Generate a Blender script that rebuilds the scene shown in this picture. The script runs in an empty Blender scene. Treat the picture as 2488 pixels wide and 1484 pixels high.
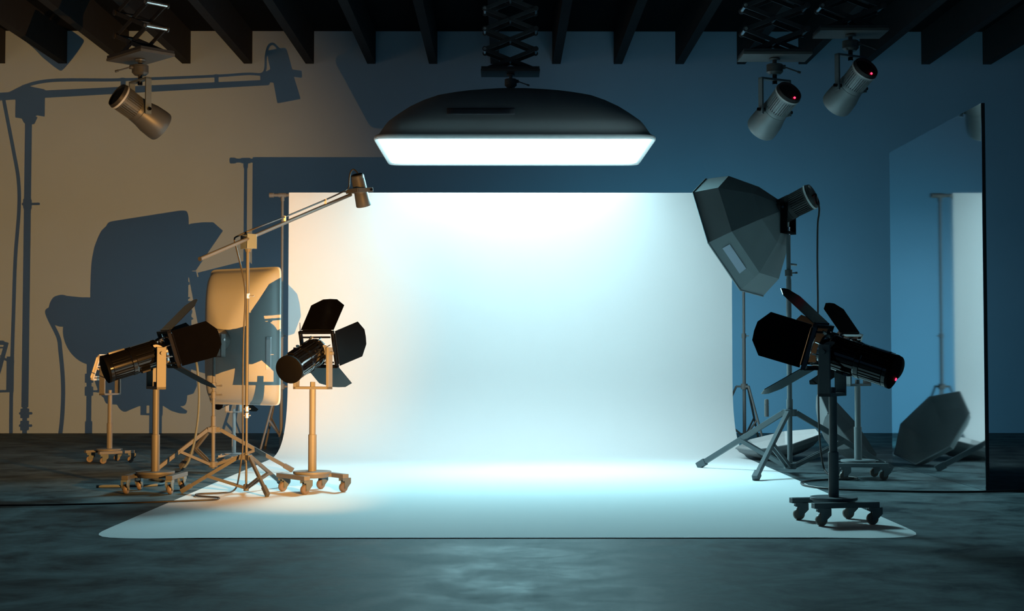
import bpy, math, random
from mathutils import Vector, Matrix
random.seed(4)
R = math.radians
pi = math.pi
SC = bpy.context.scene
COL = SC.collection

# ------------------------------------------------------------------ camera
FPX = 2488 * 50.0 / 36.0
PITCH = math.atan(129.0 / FPX)
YAW = -math.atan(17.0 / FPX)
cam_d = bpy.data.cameras.new('camera')
cam_d.lens = 50.0
cam_d.sensor_width = 36.0
cam_d.clip_start = 0.05
cam = bpy.data.objects.new('camera', cam_d)
cam.location = (0, 0, 1.0)
cam.rotation_euler = (pi / 2 + PITCH, 0, YAW)
COL.objects.link(cam)
SC.camera = cam
CAMR = cam.rotation_euler.to_matrix()

def ray(px, py):
    return CAMR @ Vector(((px - 1244.0) / FPX, (742.0 - py) / FPX, -1.0))

def at(px, py, Y):
    """point of the room seen at this pixel of the photo and at distance Y down the room"""
    d = ray(px, py)
    return Vector((0, 0, 1)) + d * (Y / d.y)

def fl(px, py, z=0.0):
    """floor point seen at this pixel"""
    d = ray(px, py)
    return Vector((0, 0, 1)) + d * ((z - 1.0) / d.z)

# ------------------------------------------------------------------ world, exposure
SC.view_settings.view_transform = 'Standard'
SC.view_settings.look = 'None'
SC.view_settings.exposure = 0.0
SC.view_settings.gamma = 1.0
SC.view_settings.use_curve_mapping = False
world = bpy.data.worlds.new('world')
SC.world = world
world.use_nodes = True
world.node_tree.nodes['Background'].inputs[0].default_value = (0.20, 0.52, 0.9, 1)
world.node_tree.nodes['Background'].inputs[1].default_value = 0.085

# ------------------------------------------------------------------ lamps
WARM = Vector((0.0, 6.97, 0.78))
wl = bpy.data.lights.new('warm_lamp', 'SPOT')
wl.color = (1.0, 0.46, 0.11)
wl.energy = 3400
wl.spot_size = R(47)
wl.spot_blend = 1.0
wl.shadow_soft_size = 0.0
wlo = bpy.data.objects.new('warm_lamp', wl)
wlo.location = WARM
wlo.rotation_euler = Vector((-math.tan(R(27.0)), 1.0, math.tan(R(5)) / math.cos(R(27.0)))).to_track_quat('-Z', 'Y').to_euler()
COL.objects.link(wlo)

def fill_spot(name, loc, target, power, color, size, blend, radius):
    l = bpy.data.lights.new(name, 'SPOT')
    l.color = color; l.energy = power; l.spot_size = R(size); l.spot_blend = blend; l.shadow_soft_size = radius
    o = bpy.data.objects.new(name, l); o.location = loc
    o.rotation_euler = (Vector(target) - Vector(loc)).to_track_quat('-Z', 'Y').to_euler()
    COL.objects.link(o)
    return o
# added fill spots: below the softbox for the front paper, behind paper for wall
fill_spot('key_lamp', (0.1, 13.4, 3.0), (0.7, 9.2, 0.0), 1000, (0.42, 0.89, 1.0), 145, 1.0, 0.45)
fill_spot('background_lamp', (1.7, 15.8, 0.7), (2.6, 19.0, 0.1), 215, (0.22, 0.78, 1.0), 150, 0.8, 0.3)
pf_ = bpy.data.lights.new('warm_side_lamp', 'POINT'); pf_.color = (1.0, 0.62, 0.28); pf_.energy = 110; pf_.shadow_soft_size = 1.0  # added, out of view: stands in for warm bounce from the left
pfo = bpy.data.objects.new('warm_side_lamp', pf_); pfo.location = (-9.0, 12.0, 2.5); COL.objects.link(pfo)
fill_spot('background_lamp', (-1.2, 15.8, 0.7), (-1.2, 19.0, -0.1), 30, (0.22, 0.78, 1.0), 150, 0.8, 0.3)  # second added fill, for the left half of the wall

SOFTBOX_POWER = 5.3
SOFTBOX_COLOR = (0.62, 0.92, 1.0)

# ------------------------------------------------------------------ materials
MATS = {}
def mat(name, color, rough=0.5, metal=0.0, spec=0.5, emit=None, estr=0.0, noise=0.0, nscale=20.0, bump=0.0, trans=0.0, alpha=None):
    m = bpy.data.materials.new(name)
    m.use_nodes = True
    nt = m.node_tree
    b = nt.nodes['Principled BSDF']
    b.inputs['Base Color'].default_value = (*color, 1)
    b.inputs['Roughness'].default_value = rough
    b.inputs['Metallic'].default_value = metal
    b.inputs['Specular IOR Level'].default_value = spec
    if emit:
        b.inputs['Emission Color'].default_value = (*emit, 1)
        b.inputs['Emission Strength'].default_value = estr
    if trans:
        b.inputs['Transmission Weight'].default_value = trans
    tc = nt.nodes.new('ShaderNodeTexCoord')
    n = nt.nodes.new('ShaderNodeTexNoise')
    n.inputs['Scale'].default_value = nscale
    n.inputs['Detail'].default_value = 6
    nt.links.new(tc.outputs['Object'], n.inputs['Vector'])
    if noise:
        mr = nt.nodes.new('ShaderNodeMapRange')
        mr.inputs[3].default_value = 1 - noise
        mr.inputs[4].default_value = 1 + noise
        nt.links.new(n.outputs['Fac'], mr.inputs[0])
        mx = nt.nodes.new('ShaderNodeVectorMath'); mx.operation = 'SCALE'
        mx.inputs[0].default_value = color
        nt.links.new(mr.outputs[0], mx.inputs['Scale'])
        nt.links.new(mx.outputs[0], b.inputs['Base Color'])
    if bump:
        bp = nt.nodes.new('ShaderNodeBump')
        bp.inputs['Strength'].default_value = bump
        bp.inputs['Distance'].default_value = 0.002
        nt.links.new(n.outputs['Fac'], bp.inputs['Height'])
        nt.links.new(bp.outputs[0], b.inputs['Normal'])
    MATS[name] = m
    return m

mat('wall', (0.34, 0.46, 0.60), 0.95, spec=0.1, noise=0.05, nscale=1.5)
mat('ceiling', (0.012, 0.013, 0.015), 0.95, spec=0.05, noise=0.2)
mat('beam', (0.032, 0.033, 0.036), 0.9, spec=0.1, noise=0.15, nscale=8)
mat('paper', (0.80, 0.82, 0.82), 0.9, spec=0.1, noise=0.01, nscale=3)
mat('stand_paint', (0.145, 0.145, 0.14), 0.5, spec=0.35, noise=0.05, nscale=40)
mat('boom_paint', (0.075, 0.075, 0.072), 0.5, spec=0.35, noise=0.05, nscale=40)  # boom's own dark paint; on the left rolling stand, shade put into colour
mat('stand_pale', (0.30, 0.31, 0.31), 0.5, spec=0.35, noise=0.05, nscale=40)  # lit copy of the stand paint: glow from the paper put into colour
mat('stand_mid', (0.21, 0.24, 0.25), 0.5, spec=0.35, noise=0.05, nscale=40)
mat('stand_dark', (0.11, 0.135, 0.145), 0.5, spec=0.3, noise=0.08, nscale=40)  # darker copy of the stand paint; shade put into the colour
mat('black_gloss', (0.003, 0.003, 0.0035), 0.08, spec=0.8, noise=0.1)
mat('chrome', (0.62, 0.62, 0.63), 0.12, metal=1.0, noise=0.02)
mat('black_matte', (0.002, 0.002, 0.0025), 0.7, spec=0.05, noise=0.2)
mat('flap_black', (0.0015, 0.0015, 0.002), 0.14, spec=0.13, noise=0.2)
mat('spot_pale', (0.20, 0.235, 0.245), 0.42, metal=0.2, spec=0.5, noise=0.05)  # lit copy of the spot paint for the right pair; brightness in colour
mat('spot_grey', (0.075, 0.08, 0.08), 0.42, metal=0.2, spec=0.5, noise=0.05)  # darker copy; dimmer light on the left spot put into the colour
mat('spot_dark', (0.03, 0.03, 0.03), 0.5, spec=0.3, noise=0.1)
mat('ring_white', (0.45, 0.46, 0.45), 0.3, noise=0.02)
mat('fabric_grey', (0.38, 0.40, 0.40), 0.75, spec=0.2, noise=0.06, nscale=220, bump=0.15)
mat('fabric_dark', (0.24, 0.27, 0.28), 0.7, spec=0.2, noise=0.06, nscale=220, bump=0.15)
mat('lip', (0.62, 0.66, 0.66), 0.5, noise=0.02)
mat('window_vinyl', (0.52, 0.56, 0.66), 0.25, spec=0.5, noise=0.02)
mat('window_mid', (0.50, 0.49, 0.50), 0.3, spec=0.4, noise=0.02)
mat('window_dark', (0.10, 0.105, 0.12), 0.3, spec=0.4, noise=0.02)
mat('diffuser', (0.85, 0.86, 0.86), 0.8, noise=0.01)
mat('lining', (0.82, 0.84, 0.84), 0.6, noise=0.02)
mat('rubber', (0.03, 0.03, 0.03), 0.6, spec=0.3, noise=0.1)
mat('wheel', (0.16, 0.13, 0.11), 0.5, noise=0.1)
mat('cable', (0.035, 0.033, 0.032), 0.45, spec=0.4, noise=0.1)
mat('cable_tan', (0.22, 0.20, 0.18), 0.5, spec=0.4, noise=0.1)
mat('metal_bright', (0.75, 0.75, 0.74), 0.25, metal=0.8, noise=0.02)
mat('mirror', (0.80, 0.86, 0.88), 0.045, metal=1.0)
mat('mirror_edge', (0.02, 0.024, 0.028), 0.5, noise=0.1)
mat('led', (0.8, 0.02, 0.08), 0.3, emit=(1.0, 0.02, 0.06), estr=6.0)
mat('softbox_light', (0.9, 0.9, 0.9), 0.8, emit=SOFTBOX_COLOR, estr=SOFTBOX_POWER)
mat('octa_light', (0.9, 0.9, 0.9), 0.8, emit=(0.70, 0.94, 1.0), estr=7.5)
mat('strip_light', (0.9, 0.9, 0.9), 0.8, emit=(0.72, 0.94, 1.0), estr=3.6)
mat('clamp_pale', (0.13, 0.16, 0.18), 0.3, spec=0.5, noise=0.03)
mat('scissor', (0.05, 0.052, 0.055), 0.4, metal=0.3, spec=0.4, noise=0.1)
mat('plate_grey', (0.09, 0.092, 0.09), 0.6, spec=0.3, noise=0.1, nscale=10)
mat('clip_tan', (0.75, 0.70, 0.60), 0.4, noise=0.02)

# concrete floor: mottled colour and mottled gloss
def floor_mat():
    m = bpy.data.materials.new('concrete'); m.use_nodes = True
    nt = m.node_tree; b = nt.nodes['Principled BSDF']
    tc = nt.nodes.new('ShaderNodeTexCoord')
    n1 = nt.nodes.new('ShaderNodeTexNoise'); n1.inputs['Scale'].default_value = 2.6; n1.inputs['Detail'].default_value = 10; n1.inputs['Roughness'].default_value = 0.66
    n1.inputs['Distortion'].default_value = 0.35
    n2 = nt.nodes.new('ShaderNodeTexNoise'); n2.inputs['Scale'].default_value = 6.0; n2.inputs['Detail'].default_value = 8
    for n in (n1, n2): nt.links.new(tc.outputs['Object'], n.inputs['Vector'])
    cr = nt.nodes.new('ShaderNodeValToRGB')
    cr.color_ramp.elements[0].position = 0.36; cr.color_ramp.elements[0].color = (0.026, 0.038, 0.044, 1)
    cr.color_ramp.elements[1].position = 0.66; cr.color_ramp.elements[1].color = (0.145, 0.19, 0.20, 1)
    nt.links.new(n1.outputs['Fac'], cr.inputs[0])
    nt.links.new(cr.outputs[0], b.inputs['Base Color'])
    mr = nt.nodes.new('ShaderNodeMapRange'); mr.inputs[1].default_value = 0.3; mr.inputs[2].default_value = 0.7
    mr.inputs[3].default_value = 0.55; mr.inputs[4].default_value = 0.75
    nt.links.new(n1.outputs['Fac'], mr.inputs[0]); nt.links.new(mr.outputs[0], b.inputs['Roughness'])
    b.inputs['Specular IOR Level'].default_value = 0.06
    bp = nt.nodes.new('ShaderNodeBump'); bp.inputs['Strength'].default_value = 0.12; bp.inputs['Distance'].default_value = 0.004
    nt.links.new(n2.outputs['Fac'], bp.inputs['Height']); nt.links.new(bp.outputs[0], b.inputs['Normal'])
    MATS['concrete'] = m
floor_mat()

# ------------------------------------------------------------------ mesh helpers
class MB:
    def __init__(s, M=None):
        s.v = []; s.f = []; s.M = M
    def add(s, vs, fs, M=None):
        n = len(s.v)
        for p in vs:
            p = Vector(p)
            if M is not None: p = M @ p
            if s.M is not None: p = s.M @ p
            s.v.append(p)
        s.f += [tuple(i + n for i in f) for f in fs]
        return s
    def box(s, c, d, M=None, bev=0.0):
        x, y, z = d[0] / 2, d[1] / 2, d[2] / 2
        if bev > 0:
            b = bev
            P = []
            for zz, k in ((-z, b), (-z + b, 0), (z - b, 0), (z, b)):
                X = x - k; Y = y - k
                P += [(-X + b, -Y, zz), (X - b, -Y, zz), (X, -Y + b, zz), (X, Y - b, zz), (X - b, Y, zz), (-X + b, Y, zz), (-X, Y - b, zz), (-X, -Y + b, zz)]
            F = [tuple(range(7, -1, -1)), tuple(range(24, 32))]
            for r in range(3):
                for i in range(8):
                    j = (i + 1) % 8
                    F.append((r * 8 + i, r * 8 + j, r * 8 + 8 + j, r * 8 + 8 + i))
            P = [(p[0] + c[0], p[1] + c[1], p[2] + c[2]) for p in P]
            return s.add(P, F, M)
        P = [(c[0] + i * x, c[1] + j * y, c[2] + k * z) for k in (-1, 1) for j in (-1, 1) for i in (-1, 1)]
        return s.add(P, [(0, 2, 3, 1), (4, 5, 7, 6), (0, 1, 5, 4), (2, 6, 7, 3), (0, 4, 6, 2), (1, 3, 7, 5)], M)
    def rod(s, a, b, r, r2=None, n=20, cap=True):
        """round bar from a to b"""
        a = Vector(a); b = Vector(b); r2 = r if r2 is None else r2
        d = (b - a).normalized()
        u = d.orthogonal().normalized(); w = d.cross(u)
        P = []
        for c, rr in ((a, r), (b, r2)):
            for i in range(n):
                t = 2 * pi * i / n
                P.append(c + (u * math.cos(t) + w * math.sin(t)) * rr)
        F = [(i, (i + 1) % n, n + (i + 1) % n, n + i) for i in range(n)]
        if cap: F += [tuple(range(n - 1, -1, -1)), tuple(range(n, 2 * n))]
        return s.add(P, F)
    def bar(s, a, b, w, t, up=(0, 0, 1), taper=1.0):
        """flat bar from a to b: w across (in the plane of the bar and up), t thick"""
        a = Vector(a); b = Vector(b); d = (b - a).normalized()
        side = d.cross(Vector(up))
        if side.length < 1e-4: side = d.cross(Vector((1, 0, 0)))
        side.normalize(); u = side.cross(d).normalized()
        P = []
        for c, k in ((a, 1.0), (b, taper)):
            for i, j in ((-1, -1), (1, -1), (1, 1), (-1, 1)):
                P.append(c + side * (i * t / 2 * k) + u * (j * w / 2 * k))
        return s.add(P, [(3, 2, 1, 0), (4, 5, 6, 7), (0, 1, 5, 4), (1, 2, 6, 5), (2, 3, 7, 6), (3, 0, 4, 7)])
    def lathe(s, prof, M=None, n=40, cap=True):
        """profile [(x, r)] turned about local x"""
        P = []; F = []
        for x, r in prof:
            for i in range(n):
                t = 2 * pi * i / n
                P.append((x, r * math.cos(t), r * math.sin(t)))
        for k in range(len(prof) - 1):
            for i in range(n):
                j = (i + 1) % n
                F.append((k * n + i, k * n + j, (k + 1) * n + j, (k + 1) * n + i))
        if cap:
            F.append(tuple(range(n - 1, -1, -1))); m = (len(prof) - 1) * n; F.append(tuple(range(m, m + n)))
        return s.add(P, F, M)
    def gear(s, x0, x1, r0, r1, nf, M=None, duty=0.6, ra=None, rb=None):
        """finned drum along local x: r0 groove radius, r1 fin radius"""
        P = []; F = []; pts = []
        for i in range(nf):
            a0 = 2 * pi * i / nf; a1 = a0 + 2 * pi / nf * duty; a2 = 2 * pi * (i + 1) / nf
            pts += [(a0, 1), ((a0 + a1) / 2, 1), (a1, 1), (a1 + 0.001, 0), ((a1 + a2) / 2, 0), (a2 - 0.001, 0)]
        n = len(pts)
        for x, sc in ((x0, ra or 1.0), (x1, rb or 1.0)):
            for a, h in pts:
                r = (r1 if h else r0) * sc
                P.append((x, r * math.cos(a), r * math.sin(a)))
        for i in range(n):
            j = (i + 1) % n
            F.append((i, j, n + j, n + i))
        F.append(tuple(range(n - 1, -1, -1))); F.append(tuple(range(n, 2 * n)))
        return s.add(P, F, M)
    def prism(s, pts, h, M=None):
        """2D polygon in local xy, extruded from -h/2 to h/2 in z"""
        n = len(pts)
        P = [(p[0], p[1], -h / 2) for p in pts] + [(p[0], p[1], h / 2) for p in pts]
        F = [tuple(range(n - 1, -1, -1)), tuple(range(n, 2 * n))] + [(i, (i + 1) % n, n + (i + 1) % n, n + i) for i in range(n)]
        return s.add(P, F, M)
    def tube(s, pts, r, n=12, sub=8):
        pts = [Vector(p) for p in pts]
        Q = []
        for i in range(len(pts) - 1):
            p0 = pts[max(i - 1, 0)]; p1 = pts[i]; p2 = pts[i + 1]; p3 = pts[min(i + 2, len(pts) - 1)]
            for k in range(sub):
                t = k / sub
                Q.append(0.5 * ((2 * p1) + (p2 - p0) * t + (2 * p0 - 5 * p1 + 4 * p2 - p3) * t * t + (-p0 + 3 * p1 - 3 * p2 + p3) * t ** 3))
        Q.append(pts[-1])
        u = None; P = []; F = []
        for i, q in enumerate(Q):
            d = (Q[min(i + 1, len(Q) - 1)] - Q[max(i - 1, 0)]).normalized()
            u = d.orthogonal().normalized() if u is None else (u - d * u.dot(d)).normalized()
            w = d.cross(u)
            for k in range(n):
                t = 2 * pi * k / n
                P.append(q + (u * math.cos(t) + w * math.sin(t)) * r)
        for i in range(len(Q) - 1):
            for k in range(n):
                j = (k + 1) % n
                F.append((i * n + k, i * n + j, (i + 1) * n + j, (i + 1) * n + k))
        F.append(tuple(range(n - 1, -1, -1))); m = (len(Q) - 1) * n; F.append(tuple(range(m, m + n)))
        return s.add(P, F)
    def build(s, name, material, parent=None, smooth=35, off=None, bevel=0.0):
        off = Vector(off) if off is not None else (Vector(parent['_o']) if parent is not None and '_o' in parent.keys() else Vector((0, 0, 0)))
        me = bpy.data.meshes.new(name)
        me.from_pydata([tuple(p - off) for p in s.v], [], s.f)
        me.validate(); me.update()
        import bmesh
        bm = bmesh.new(); bm.from_mesh(me)
        bmesh.ops.recalc_face_normals(bm, faces=bm.faces)
        bm.to_mesh(me); bm.free()
        if smooth:
            me.shade_smooth()
            me.set_sharp_from_angle(angle=R(smooth))
        me.materials.append(MATS[material])
        o = bpy.data.objects.new(name, me)
        COL.objects.link(o)
        if parent is not None: o.parent = parent
        if bevel:
            bv = o.modifiers.new('bevel', 'BEVEL'); bv.width = bevel; bv.segments = 2; bv.limit_method = 'ANGLE'; bv.angle_limit = R(40)
        return o

def tag(o, label=None, cat=None, group=None, kind=None):
    if label: o['label'] = label
    if cat: o['category'] = cat
    if group: o['group'] = group
    if kind: o['kind'] = kind
    return o

OFFS = {}
class Thing:
    """an Empty at the thing's base; parts are given in world coordinates and stored relative to it"""
    def __init__(s, name, label, cat, loc, group=None):
        s.o = bpy.data.objects.new(name, None)
        s.o.empty_display_size = 0.1
        COL.objects.link(s.o)
        s.loc = Vector(loc); s.o.location = s.loc
        tag(s.o, label, cat, group)
    def part(s, name, mb, material, parent=None, label=None, smooth=35, bevel=0.0):
        o = mb.build(name, material, parent or s.o, smooth, off=s.loc, bevel=bevel)
        if label: o['label'] = label
        return o

def frame(pos, az, el, roll=0.0):
    """local x forward (azimuth az from +X, elevation el), y left, z up"""
    return Matrix.Translation(Vector(pos)) @ Matrix.Rotation(R(az), 4, 'Z') @ Matrix.Rotation(-R(el), 4, 'Y') @ Matrix.Rotation(R(roll), 4, 'X')

def V(*a): return Vector(a)

# ------------------------------------------------------------------ the room
WALL_Y = fl(1244, 1052).y
CEIL_Z = at(1244, 76.3, WALL_Y).z
BEAM_Z = at(1244, 155.4, WALL_Y).z
b = MB(); b.box((0, 8, -0.05), (30, 26, 0.1)); tag(b.build('floor', 'concrete', smooth=0), kind='structure')
b = MB(); b.box((0, WALL_Y + 0.1, 3), (30, 0.2, 6)); tag(b.build('wall_back', 'wall', smooth=0), kind='structure')
b = MB(); b.box((0, 8, CEIL_Z + 0.05), (30, 26, 0.1)); tag(b.build('ceiling', 'ceiling', smooth=0), kind='structure')
bx0 = at(142.6, 155.4, WALL_Y).x; bx1 = at(2238.6, 156.4, WALL_Y).x
sp = (bx1 - bx0) / 14.0
for i in range(-2, 18):
    x = bx0 + sp * i
    b = MB(); b.box((x + 0.056, (WALL_Y - 2) / 2, (CEIL_Z + BEAM_Z) / 2), (0.112, WALL_Y + 2, CEIL_Z - BEAM_Z))
    tag(b.build('trim_%d' % (i + 3), 'beam', smooth=0), kind='structure')

# ------------------------------------------------------------------ seamless paper, crossbar, two stands
YP = FPX / 226.0
yb = YP
zt = at(1240, 468, YP).z
xl1 = at(702, 470, YP).x; xr1 = at(1777, 470, YP).x
pl = fl(268, 1282); pr = fl(2220, 1290)
yf = fl(1240, 1307).y
# side profile (Y, z) from the roll down to the floor and forward
prof = [(yb, zt)]
for k in range(1, 9): prof.append((yb, zt - (zt - 0.85) * k / 8))
a0, c0 = 0.85, 1.15
for k in range(1, 17):
    t = k / 16 * pi / 2
    s_ = 1 - math.cos(t)
    prof.append((yb - c0 * (1 - math.cos(t)) ** 1.25, 0.002 + (0.848) * (1 - math.sin(t)) ** 1.15))
y_end = prof[-1][0]
NF = 24
for k in range(1, NF + 1): prof.append((y_end + (pl.y - y_end) * k / NF, 0.002))
NX = 24
def xl(y): return xl1 + (pl.x - xl1) * (yb - y) / (yb - pl.y)
def xr(y): return xr1 + (pr.x - xr1) * (yb - y) / (yb - pr.y)
P = []; F = []
rows = [(y, z, xl(y), xr(y)) for y, z in prof]
# rounded front corners: (row distance, left inset, right inset)
for ly, li in ((8.40, 0.003), (8.30, 0.012), (8.21, 0.035), (8.14, 0.075), (8.095, 0.13), (8.065, 0.22), (8.05, 0.34)):
    y = ly * 0.9873
    if y < pl.y: rows.append((y, 0.002, xl(y) + li, xr(y) - li))
rows.append((yf, 0.002, xl(yf) + 0.62, xr(yf) - 0.62))
for (y, z, x0, x1) in rows:
    for i in range(NX + 1):
        P.append((x0 + (x1 - x0) * i / NX, y, z))
for k in range(len(rows) - 1):
    for i in range(NX):
        q = k * (NX + 1) + i
        F.append((q, q + 1, q + NX + 2, q + NX + 1))
paper = MB(); paper.add(P, F)
T = Thing('paper_backdrop', 'white seamless paper sweep hanging from the crossbar and running over the floor', 'backdrop', (0, YP, 0))
o = T.part('paper_sheet', paper, 'paper', smooth=60)
b = MB(); b.rod((xl1, YP + 0.035, zt - 0.03), (xr1, YP + 0.035, zt - 0.03), 0.034, n=28)
T.part('paper_roll', b, 'paper')

zb = at(684, 472, YP).z
xe0 = at(653, 472, YP).x; xe1 = 2 * 3.64 - at(2263, 472, YP).x
T = Thing('backdrop_crossbar', 'grey crossbar with end knobs carrying the white paper roll', 'crossbar', (0, YP + 0.035, zb))
b = MB(); b.rod((xe0, YP + 0.035, zb - 0.005), (xe1, YP + 0.035, zb - 0.005), 0.018); T.part('tube', b, 'stand_paint')
for x, s_ in ((xe0, 1), (xe1, -1)):
    b = MB(); b.rod((x, YP + 0.035, zb - 0.005), (x + 0.05 * s_, YP + 0.035, zb - 0.005), 0.027); T.part('end_knob', b, 'stand_paint', bevel=0.003)

def backdrop_stand(x, label, rot):
    y = YP + 0.035
    T = Thing('backdrop_stand', label, 'light stand', (x, y, 0), 'stands at the two ends of the crossbar')
    b = MB(); b.rod((x, y, 0.03), (x, y, 1.25), 0.0185); T.part('lower_tube', b, 'stand_paint')
    b = MB(); b.rod((x, y, 1.25), (x, y, zb - 0.045), 0.0145); T.part('upper_tube', b, 'stand_paint')
    b = MB(); b.rod((x, y, 1.22), (x, y, 1.27), 0.024).rod((x, y, 1.245), (x + 0.05, y - 0.02, 1.245), 0.006); T.part('collar', b, 'stand_paint')
    b = MB(); b.rod((x - 0.04, y, zb - 0.005), (x + 0.04, y, zb - 0.005), 0.0255).rod((x, y, zb - 0.07), (x, y, zb - 0.01), 0.021); T.part('tee_fitting', b, 'stand_paint')
    zh = 0.70
    b = MB(); b.rod((x, y, zh - 0.03), (x, y, zh + 0.03), 0.036)
    for k in range(3):
        a = R(rot + 120 * k); b.bar((x, y, zh), (x + 0.09 * math.cos(a), y + 0.09 * math.sin(a), zh), 0.022, 0.02)
    T.part('hub', b, 'stand_paint', bevel=0.002)
    b = MB(); b.rod((x, y, 0.16), (x, y, 0.20), 0.03); T.part('brace_ring', b, 'stand_paint')
    for k in range(3):
        a = R(rot + 120 * k); c, s_ = math.cos(a), math.sin(a)
        hp = V(x + 0.085 * c, y + 0.085 * s_, zh); fp = V(x + 0.40 * c, y + 0.40 * s_, 0.012)
        b = MB(); b.rod(hp, fp, 0.0115, n=12); lg = T.part('leg', b, 'stand_paint')
        b = MB(); b.rod(fp - (fp - hp).normalized() * 0.04, fp, 0.015, n=12); T.part('rubber_foot', b, 'rubber', lg)
        mid = hp.lerp(fp, 0.5)
        b = MB(); b.bar(mid, V(x + 0.03 * c, y + 0.03 * s_, 0.18), 0.022, 0.008); T.part('brace', b, 'stand_paint')
backdrop_stand(at(684, 700, YP).x, 'slim grey tripod stand holding the left end of the backdrop crossbar', 245)
backdrop_stand(at(1809, 850, YP).x, 'slim grey tripod stand holding the right end of the backdrop crossbar', -65)

# ------------------------------------------------------------------ rolling stand with casters
def caster(T, c, ang, sc, z_top, swivel, mt_fork, mt_wheel):
    """fork and wheel at point c (floor), fork top at z_top"""
    M = Matrix.Translation(Vector((c[0], c[1], 0))) @ Matrix.Rotation(R(swivel), 4, 'Z')
    wr = 0.037 * sc
    b = MB(M)
    pts = [(-0.018 * sc, z_top), (0.064 * sc, z_top), (0.064 * sc, z_top - 0.040 * sc), (0.030 * sc, wr * 0.85), (0.002 * sc, wr * 0.7), (0.002 * sc, z_top - 0.022 * sc), (-0.018 * sc, z_top - 0.022 * sc)]
    Rx = Matrix.Rotation(pi / 2, 4, 'X')
    for s_ in (-1, 1):
        b.prism(pts, 0.005 * sc, Matrix.Translation((0, s_ * 0.021 * sc, 0)) @ Rx)
    b.box((0.023 * sc, 0, z_top - 0.006 * sc), (0.08 * sc, 0.045 * sc, 0.012 * sc))
    b.rod((0.01 * sc, -0.026 * sc, wr), (0.01 * sc, 0.026 * sc, wr), 0.007 * sc, n=10)
    fk = T.part('caster', b, mt_fork)
    b = MB(M @ Matrix.Translation((0.008 * sc, 0, wr)) @ Matrix.Rotation(pi / 2, 4, 'Z'))
    w = 0.015 * sc
    b.lathe([(-w, wr * 0.55), (-w, wr * 0.86), (-w * 0.6, wr * 0.96), (0, wr), (w * 0.6, wr * 0.96), (w, wr * 0.86), (w, wr * 0.55)], n=28)
    T.part('wheel', b, mt_wheel, fk)

def rolling_base(T, c, ang, sc, mt, fork, wheel, swivel=180, z_top_col=0.77, zsplit=0.43, col_r=1.0):
    c = Vector((c[0], c[1], 0))
    M = Matrix.Translation(c) @ Matrix.Rotation(R(ang), 4, 'Z')
    h = 0.165 * sc
    zb0, zb1 = 0.106 * sc, 0.138 * sc
    for s_ in (-1, 1):
        b = MB(M); b.box((0, s_ * h, (zb0 + zb1) / 2), (0.42 * sc, 0.05 * sc, zb1 - zb0)); T.part('base_bar', b, mt, bevel=0.002)
    b = MB(M); b.box((0, 0, (zb0 + zb1) / 2 - 0.001), (0.09 * sc, 0.29 * sc, zb1 - zb0 - 0.006)); T.part('cross_bar', b, mt, bevel=0.002)
    b = MB(); b.rod(c + V(0, 0, zb0 + 0.003), c + V(0, 0, zb1), 0.115 * sc, 0.132 * sc, n=48).rod(c + V(0, 0, zb1), c + V(0, 0, zb1 + 0.018 * sc), 0.143 * sc, n=48)
    T.part('base_disc', b, mt, bevel=0.002)
    for sx in (-1, 1):
        for sy in (-1, 1):
            p = M @ Vector((sx * h, sy * h, 0))
            caster(T, p, ang, sc, zb0, swivel, fork, wheel)
    b = MB(); b.rod(c + V(0, 0, zb1 + 0.01), c + V(0, 0, zsplit * sc), 0.0315 * sc * col_r, n=32); T.part('lower_column', b, mt, bevel=0.002)
    b = MB(); b.rod(c + V(0, 0, zsplit * sc - 0.02), c + V(0, 0, z_top_col * sc), 0.0245 * sc * col_r, n=32).rod(c + V(0, 0, z_top_col * sc - 0.01), c + V(0, 0, z_top_col * sc + 0.01), 0.02 * sc, n=24)
    T.part('upper_column', b, mt)

def yoke(T, c, az, z0, z1, sc, mt, w=0.295, bolt='stand_paint', aw=0.07, down=False, boltpart=True):
    """U bracket; arms straddle the lamp across its axis azimuth az"""
    M = Matrix.Translation(Vector((c[0], c[1], 0))) @ Matrix.Rotation(R(az), 4, 'Z')
    b = MB(M)
    t = 0.02 * sc
    b.box((0, 0, (z0 + t / 2) if not down else (z1 - t / 2)), (aw * sc, w * sc, t))
    for s_ in (-1, 1):
        b.box((0, s_ * (w * sc / 2 - t / 2), (z0 + z1) / 2), (aw * sc, t, z1 - z0))
    y = T.part('yoke', b, mt, bevel=0.0015)
    return y, M

def flap(M, w, l1, l2, wt, t=0.004):
    """barn door leaf in local xy, hinge along y at x = 0"""
    b = MB(M)
    b.prism([(0, -w / 2), (l1, -w / 2 * 1.02), (l2 * 0.985, -wt / 2 - 0.01), (l2, 0), (l2 * 0.985, wt / 2 + 0.01), (l1, w / 2 * 1.02), (0, w / 2)], t)
    return b

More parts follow.
